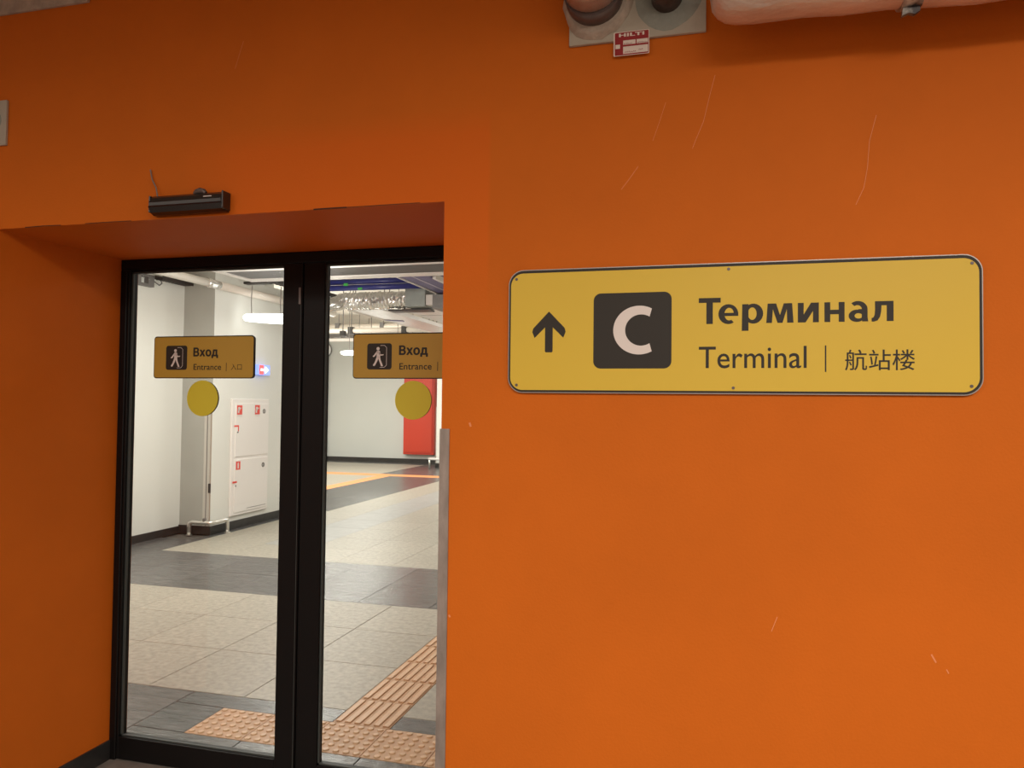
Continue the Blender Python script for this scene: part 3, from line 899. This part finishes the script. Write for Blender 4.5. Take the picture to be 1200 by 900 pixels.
# corner guard on the pilaster with an outlet
e = empty('corner_guard', (-5.75, 5.53, 0.1), 'pale corner guard on the hall wall corner below the left yellow dot', 'corner guard')
MB().box(-5.800, 5.534, 0.10, -5.700, 5.540, 1.49).build('front_leg', M['guardpale'], e)
MB().box(-5.760, 5.530, 0.10, -5.752, 5.534, 1.49).build('edge_rib', M['greymetal'], e)
MB().box(-5.706, 5.526, 0.10, -5.696, 5.534, 1.49).build('side_leg', M['guardtan'], e)
MB().bbox(-5.722, 5.520, 0.49, -5.692, 5.534, 0.60, 0.002).build('dark_switch', M['blackmetal'], e)

# low bent tube rail round the corner
e = empty('bumper_rail', (-5.7, 5.45, 0.0), 'low bent steel tube rail around the foot of the hall wall corner', 'rail')
zt = 0.155
path = [(-5.905, 5.44, 0.0), (-5.905, 5.44, zt - 0.05), (-5.895, 5.44, zt - 0.012), (-5.865, 5.44, zt), (-5.66, 5.44, zt),
        (-5.628, 5.445, zt), (-5.610, 5.475, zt), (-5.610, 5.70, zt), (-5.610, 5.735, zt - 0.012), (-5.610, 5.745, zt - 0.05), (-5.610, 5.745, 0.0)]
MB().tube(path, 0.025, 12).build('tube', M['steel'], e, smooth=True)
for x, y in ((-5.905, 5.44), (-5.610, 5.745)):
    MB().tube([(x, y, 0.0), (x, y, 0.008)], 0.038, 16).build('floor_flange', M['steel'], e)
MB().tube([(-5.70, 5.44, zt + 0.01), (-5.70, 5.44, zt + 0.05)], 0.022, 10).build('round_cap', M['greymetal'], e)

# lit direction box
e = empty('light_box_sign', (-5.60, 6.48, 1.92), 'small lit red and blue arrow sign on the hall wall beside the left yellow entrance sign', 'sign')
MB().bbox(-5.6995, 6.35, 1.915, -5.62, 6.60, 2.045, 0.004).build('box', M['bluebox'], e)
MB().box(-5.62, 6.355, 1.92, -5.616, 6.45, 2.04).build('red_panel', M['redlit'], e)
MB().prism([(6.38, 1.965), (6.48, 1.965), (6.48, 1.935), (6.56, 1.98), (6.48, 2.025), (6.48, 1.995), (6.38, 1.995)], -5.616, -5.612, 'x').build('white_arrow', M['whitelit'], e)


# pendant lamps
def pendant(x0, y0, x1, y1, z, ztop, label, r=0.052, wires=((.1), (.45)), cut=None, group=None):
    e_ = empty('pendant_lamp', ((x0 + x1) / 2, (y0 + y1) / 2, z), label, 'lamp')
    a, b = Vector((x0, y0, z)), Vector((x1, y1, z))
    prof_ = [(0, .25), (.01, .6), (.035, .85), (.09, .98), (.3, 1.18), (.5, 1.25), (.7, 1.18), (.91, .98), (.965, .85), (.99, .6), (1, .25)]
    MB().tube([a.lerp(b, t_) for t_, _ in prof_], [r * s_ for _, s_ in prof_], 20).build('diffuser', M['lamp'], e_, smooth=True)
    for t_ in wires:
        p_ = a.lerp(b, t_)
        MB().tube([p_ + Vector((0, 0, r * 0.9)), p_ + Vector((-.008, 0, (ztop - z) * .5)), Vector((p_.x, p_.y, ztop))], 0.006, 6).build('suspension_wire', M['wire'], e_)
    return e_


e = pendant(-5.58, 5.93, -4.73, 6.42, 2.60, 3.0, 'bright white pendant lamp in the hall, behind the middle door stile')
MB().bbox(-5.54, 5.86, 3.0, -5.20, 5.96, 3.03, 0.004).build('ceiling_bracket', M['blackmetal'], e)
for x in (-5.50, -5.24):
    MB().tube([(x, 5.91, 3.02), (x, 5.91, 3.1)], 0.005, 6).build('hanger_rod', M['greymetal'], e)
e = pendant(-6.70, 10.6, -5.4, 10.9, 2.50, 3.7, 'small distant white pendant lamp left of the right yellow entrance sign', r=0.045, wires=(.12, .8))

# ================================================================ HALL: CEILING SERVICES
o = empty('steel_bracket_box', (-6.08, 4.7, 2.83), 'grey steel duct end with an opening on the upper left hall wall', 'duct')
MB().ring([(4.30, 2.83), (4.96, 2.835), (4.96, 2.965), (4.30, 2.965)], [(4.76, 2.862), (4.87, 2.862), (4.87, 2.935), (4.76, 2.935)], -6.1195, -6.06, 'x').build('bracket_plate', M['greymetal'], o)
MB().tube([(-6.06, 4.96, 2.90), (-6.06, 5.04, 2.87), (-6.06, 5.08, 2.90), (-6.06, 5.06, 2.93)], 0.007, 8).build('hook', M['greymetal'], o)


def ladder(name, p0, p1, width, h, pitch, mt, label, hangers=None):
    a, b = Vector(p0), Vector(p1)
    L = (b - a).length; d = (b - a).normalized(); sx = d.cross(Vector((0, 0, 1))).normalized() * width / 2
    e_ = empty(name, a.lerp(b, .5), label, 'cable tray')
    up = Vector((0, 0, h))

    def bar(q0, q1, hw_, hh):
        dd = (q1 - q0).normalized(); s_ = dd.cross(Vector((0, 0, 1))).normalized() * hw_; u_ = Vector((0, 0, hh))
        v_ = [q + i * s_ + j * u_ for q in (q0, q1) for i in (-1, 1) for j in (-1, 1)]
        return v_, [(0, 1, 3, 2), (4, 6, 7, 5), (0, 4, 5, 1), (2, 3, 7, 6), (0, 2, 6, 4), (1, 5, 7, 3)]
    for sg_ in (-1, 1):
        m_ = MB(); m_.add(*bar(a + sx * sg_ + up / 2, b + sx * sg_ + up / 2, 0.003, h / 2)); m_.build('side_rail', mt, e_)
    m_ = MB(); t_ = pitch / 2
    while t_ < L:
        c_ = a + d * t_
        m_.add(*bar(c_ - sx, c_ + sx, pitch * 0.17, 0.004)); t_ += pitch
    tag(m_.build('rungs', mt, e_), kind='stuff')
    if hangers:
        for t_ in hangers:
            c_ = a.lerp(b, t_)
            MB().tube([c_, Vector((c_.x, c_.y, 3.1 if c_.y < 6.3 else 3.7))], 0.006, 6).build('hanger_rod', M['greymetal'], e_)
    return e_


ladder('cable_tray', (-6.02, 4.98, 2.93), (-6.02, 5.50, 2.93), 0.10, 0.045, 0.05, M['blackmetal'], 'short dark cable tray on the upper left hall wall beside the grey duct end')
ladder('cable_tray', (-5.09, 5.75, 3.0), (-5.06, 8.2, 3.0), 0.15, 0.05, 0.09, M['blackmetal'], 'dark perforated cable tray running lengthwise above the pendant lamp', (0.15, 0.85))
ladder('cable_tray', (-9.2, 13.0, 3.02), (-5.0, 13.0, 3.02), 0.3, 0.06, 0.25, M['greymetal'], 'distant cable tray crossing the hall ceiling above the right yellow entrance sign', (0.1, 0.4, 0.7))

e = empty('wrapped_pipe', (-5.6, 5.3, 2.93), 'white wrapped pipe running lengthwise under the hall ceiling by the left wall', 'pipe')
MB().tube([(-5.62, 3.0, 2.93), (-5.62, 5.30, 2.93)], 0.045, 18).build('pipe_run', M['whitepipe'], e, smooth=True)
MB().tube([(-5.62, 5.28, 2.93), (-5.62, 5.34, 2.93), (-5.62, 5.40, 2.93), (-5.62, 5.50, 2.93)], [0.052, 0.055, 0.052, 0.050], 18).build('foil_joint', M['foil'], e, smooth=True)
MB().tube([(-5.62, 5.48, 2.93), (-5.62, 8.3, 2.93)], 0.048, 18).build('pipe_run', M['whitepipe'], e, smooth=True)

e = empty('ceiling_grille', (-3.4, 5.25, 2.98), 'long grey mesh ceiling grille with white edges just inside the door', 'grille')
MB().box(-5.22, 4.82, 2.985, -0.6, 5.02, 3.03).build('white_edge', M['whitemetal'], e)
MB().box(-5.22, 5.50, 2.985, -0.6, 5.68, 3.03).build('white_edge', M['whitemetal'], e)
MB().box(-5.30, 4.82, 2.985, -5.22, 5.68, 3.03).build('white_edge', M['whitemetal'], e)
m_ = MB(); x = -5.21
while x < -0.62:
    m_.add([(x, 5.02, 2.99), (x + .012, 5.02, 2.99), (x + .032, 5.50, 2.99), (x + .02, 5.50, 2.99),
            (x, 5.02, 3.0), (x + .012, 5.02, 3.0), (x + .032, 5.50, 3.0), (x + .02, 5.50, 3.0)],
           [(0, 1, 2, 3), (7, 6, 5, 4), (0, 4, 5, 1), (1, 5, 6, 2), (2, 6, 7, 3), (3, 7, 4, 0)])
    x += 0.024
tag(m_.build('mesh_slats', M['greymetal'], e), kind='stuff')
MB().box(-5.21, 5.03, 3.012, -0.62, 5.49, 3.018).build('back_sheet', M['zinc'], e)
for x in (-5.0, -3.6, -2.2):
    MB().tube([(x, 5.25, 3.02), (x, 5.25, 3.1)], 0.006, 6).build('hanger_rod', M['greymetal'], e)

for zz, yy, lb in ((3.115, 6.62, 'upper of two blue pipes crossing the hall ceiling'), (3.035, 6.60, 'lower of two blue pipes crossing the hall ceiling')):
    e = empty('blue_pipe', (-3.4, yy, zz), lb, 'pipe')
    MB().tube([(-4.86, yy, zz), (-3.475, yy, zz)], 0.037, 18).build('pipe_run', M['blue'], e, smooth=True)
    if zz > 3.1:
        MB().tube([(-4.94, yy, zz + .006), (-4.84, yy, zz + .006)], 0.041, 18).build('end_collar', M['whitemetal'], e, smooth=True)
        for x in (-4.58, -4.16, -3.62, -3.54):
            MB().tube([(x, yy, 3.13), (x, yy, 3.7)], 0.006, 6).build('hanger_rod', M['greymetal'], e)
    else:
        MB().box(-4.56, yy - 0.0385, zz + 0.02, -4.50, yy - 0.036, zz + 0.055).box(-4.36, yy - 0.039, zz - 0.035, -4.30, yy - 0.037, zz - 0.005).build('green_tag', M['green'], e)

e = empty('violet_duct', (-3.3, 7.4, 3.0), 'violet rectangular duct running lengthwise behind the ceiling grille', 'duct')
MB().bbox(-3.45, 5.72, 3.0, -3.10, 10.0, 3.12, 0.004).build('duct_body', M['violet'], e)
MB().box(-3.472, 5.72, 2.988, -3.45, 10.0, 3.06).build('pale_edge', M['whitemetal'], e)
MB().box(-3.29, 5.72, 2.994, -3.275, 10.0, 3.0).build('pale_rib', M['lilac'], e)
MB().box(-3.10, 5.9, 2.990, -3.06, 10.0, 3.05).build('pale_edge', M['whitemetal'], e)
for y in (6.4, 8.8):
    MB().tube([(-3.28, y, 3.12), (-3.28, y, 3.2 if y < 6.3 else 3.7)], 0.006, 6).build('hanger_rod', M['greymetal'], e)

e = empty('foil_duct', (-4.4, 7.3, 2.9), 'crinkled silver foil duct hanging under the blue pipes', 'duct')
path, rad = [], []
for k in range(7):
    t_ = k / 6
    path.append((-5.02 + 0.14 * t_, 6.86 + 0.30 * math.sin(t_ * math.pi / 2), 2.86 + 0.09 * t_)); rad.append(0.088 + 0.02 * t_)
for k in range(40):
    path.append((-4.86 + 0.0245 * k, 7.18, 2.95 + 0.003 * math.sin(k * .7))); rad.append(0.112 + (0.006 if k % 2 else -0.004) + random.uniform(-.004, .004))
fd = MB().tube(path, rad, 26)
fd.v = [tuple(c_ + random.uniform(-.006, .006) for c_ in v_) for v_ in fd.v]
fd.build('flexible_duct', M['foil'], e, smooth=False)
MB().bbox(-3.90, 7.0, 2.83, -3.62, 7.36, 3.13, 0.004).build('grey_box', M['zinc'], e)
MB().bbox(-3.62, 7.02, 2.85, -3.52, 7.34, 2.985, 0.004).build('connecting_collar', M['whitemetal'], e)
MB().bbox(-3.52, 7.0, 2.80, -3.0, 7.36, 2.985, 0.004).build('dark_box', M['greymetal'], e)
MB().box(-4.20, 7.14, 2.80, -3.62, 7.36, 2.82).build('dark_gap_strip', M['blackmetal'], e)  # dark strip standing in for the black gap below the duct
MB().box(-4.415, 7.072, 2.90, -4.345, 7.078, 2.97).build('dark_label', M['greymetal'], e)
for x in (-4.7, -4.2):
    MB().tube([(x, 7.18, 3.04), (x, 7.18, 3.7)], 0.006, 6).build('hanger_rod', M['greymetal'], e)

e = empty('white_channel', (-4.6, 9.6, 2.85), 'wide white channel running lengthwise from the foil duct to the back of the hall', 'duct')
MB().bbox(-4.90, 7.35, 2.85, -4.40, 13.2, 2.91, 0.004).build('channel_body', M['whitemetal'], e)
MB().box(-4.905, 7.35, 2.84, -4.885, 13.2, 2.87).build('lower_lip', M['whitepipe'], e)
MB().prism([(-4.88, 8.50), (-4.86, 8.62), (-4.66, 8.78), (-4.63, 8.64)], 2.842, 2.849, 'z').build('violet_tag', M['violet'], e)
for y in (8.0, 10.0, 12.0):
    MB().tube([(-4.65, y, 2.91), (-4.65, y, 3.7)], 0.006, 6).build('hanger_rod', M['greymetal'], e)

e = empty('dropped_ceiling_panel', (-3.2, 9.0, 2.95), 'white dropped ceiling panel with a dark slot right of the white channel', 'ceiling panel')
MB().bbox(-4.37, 8.0, 2.92, -1.2, 8.62, 2.97, 0.004).build('panel', M['whitemetal'], e)
MB().bbox(-4.37, 8.70, 2.92, -1.2, 10.4, 2.97, 0.004).build('panel', M['whitemetal'], e)
MB().box(-4.37, 8.62, 2.95, -1.2, 8.70, 2.96).build('slot', M['blackmetal'], e)
for x in (-3.8, -2.0):
    MB().tube([(x, 9.2, 2.97), (x, 9.2, 3.7)], 0.006, 6).build('hanger_rod', M['greymetal'], e)

for i, (x0, x1, yy, zz, r, mt, lb) in enumerate((
        (-10.0, -4.0, 11.6, 3.02, 0.05, 'whitepipe', 'pale pipe crossing the hall ceiling, nearest of the distant ones'),
        (-10.5, -4.0, 12.3, 2.90, 0.035, 'whitemetal', 'thin white pipe crossing the hall ceiling, lowest of the distant ones'),
        (-10.5, -3.0, 14.2, 3.36, 0.09, 'whitepipe', 'thick pale pipe crossing the hall ceiling near the back wall'),
        (-10.5, -3.0, 15.2, 3.22, 0.05, 'zinc', 'grey pipe crossing the hall ceiling near the back wall'))):
    e = empty('ceiling_pipe', ((x0 + x1) / 2, yy, zz), lb, 'pipe')
    MB().tube([(x0, yy, zz), (x1, yy, zz)], r, 14).build('pipe_run', M[mt], e, smooth=True)
    cl = 0
    x = x0 + 0.7
    while x < x1:
        MB().bbox(x - 0.05, yy - r - 0.015, zz - r - 0.02, x + 0.05, yy + r + 0.015, zz + r + 0.02, 0.004).build('pipe_clamp', M['blackmetal' if i != 2 else 'greymetal'], e)
        MB().tube([(x, yy, zz + r), (x, yy, 3.7)], 0.008, 6).build('hanger_rod', M['greymetal'], e)
        x += 1.15 + 0.3 * (i % 2)
for (x, y, z, s, lb) in ((-6.35, 10.0, 2.80, 0.09, 'small dark box hanging on a rod among the distant ceiling pipes'),):
    e = empty('junction_box', (x, y, z), lb, 'box')
    MB().bbox(x - s / 2, y - s / 2, z - s / 2, x + s / 2, y + s / 2, z + s / 2, 0.006).build('box_body', M['blackmetal'], e)
    MB().tube([(x, y, z + s / 2), (x, y, 3.7)], 0.008, 6).build('hanger_rod', M['greymetal'], e)

# ================================================================ HALL: BACK
e = empty('fire_cabinet', (-7.49, 16.5, 0.24), 'red fire cabinet on the back wall of the hall', 'cabinet')
MB().bbox(-7.93, 16.50, 0.235, -7.07, 16.6995, 2.32, 0.01).build('body', M['red'], e)
MB().bbox(-7.88, 16.485, 0.30, -7.12, 16.50, 2.27, 0.004).build('cabinet_door', M['red'], e)
MB().box(-7.105, 16.494, 0.30, -7.095, 16.50, 2.27).box(-7.88, 16.494, 0.27, -7.12, 16.50, 0.28).build('door_seam', M['hred'], e)
e = empty('bumper_rail', (-6.65, 15.35, 0.0), 'low white tube rail around the foot of the far column beside the red cabinet', 'rail')
zt = 0.22
MB().tube([(-6.76, 15.9, 0.0), (-6.76, 15.9, zt - 0.03), (-6.76, 15.87, zt), (-6.76, 15.38, zt), (-6.73, 15.34, zt), (-6.25, 15.34, zt),
           (-6.22, 15.34, zt - 0.03), (-6.22, 15.34, 0)], 0.03, 12).build('tube', M['whitemetal'], e, smooth=True)
MB().tube([(-6.74, 15.36, 0.0), (-6.74, 15.36, zt)], 0.022, 12).build('leg', M['steel'], e, smooth=True)
e = empty('corner_guard', (-6.65, 15.49, 0.1), 'grey corner guard on the far column beside the red cabinet', 'corner guard')
MB().box(-6.64, 15.50, 0.12, -6.62, 15.62, 1.5).build('side_leg', M['guard'], e)
MB().box(-6.645, 15.56, 0.95, -6.64, 15.62, 1.15).build('dark_switch', M['blackmetal'], e)
e = empty('round_mirror', (-10.31, 16.6, 0.0), 'round white disc on a dark post, right beside the middle door stile', 'mirror')
MB().box(-10.36, 16.60, 0.0, -10.25, 16.66, 2.85).build('post', M['clamp'], e)
MB().prism(circ(-10.365, 3.03, 0.205, 28), 16.60, 16.63).build('mirror_disc', M['whitedisc'], e)
MB().prism(circ(-10.365, 3.03, 0.215, 28), 16.63, 16.66).build('rim', M['greymetal'], e)

# lobby luminaires (overhead, behind the camera), the last three added as fill
for (x, y, L) in ((1.2, -3.3, 2.4), (-2.6, -3.3, 1.6), (0.3, -5.6, 3.0), (3.6, -2.2, 0), (-5.4, -4.6, 0)):
    e = empty('lobby_luminaire', (x, y, 3.3), 'linear ceiling luminaire over the lobby at x %s' % x, 'lamp')
    e['label'] = {1.2: 'linear lobby lamp over the long sign side', -2.6: 'short linear lobby lamp over the door side', 0.3: 'long added fill lamp at the lobby rear',
                  3.6: 'added fill lamp by the right lobby wall', -5.4: 'added fill lamp by the left lobby wall'}[x]
    hx, hy = (L / 2, 0.13) if L else (0.13, 1.2)
    MB().box(x - hx, y - hy, 3.27, x + hx, y + hy, 3.399).build('housing', M['whitemetal'], e)
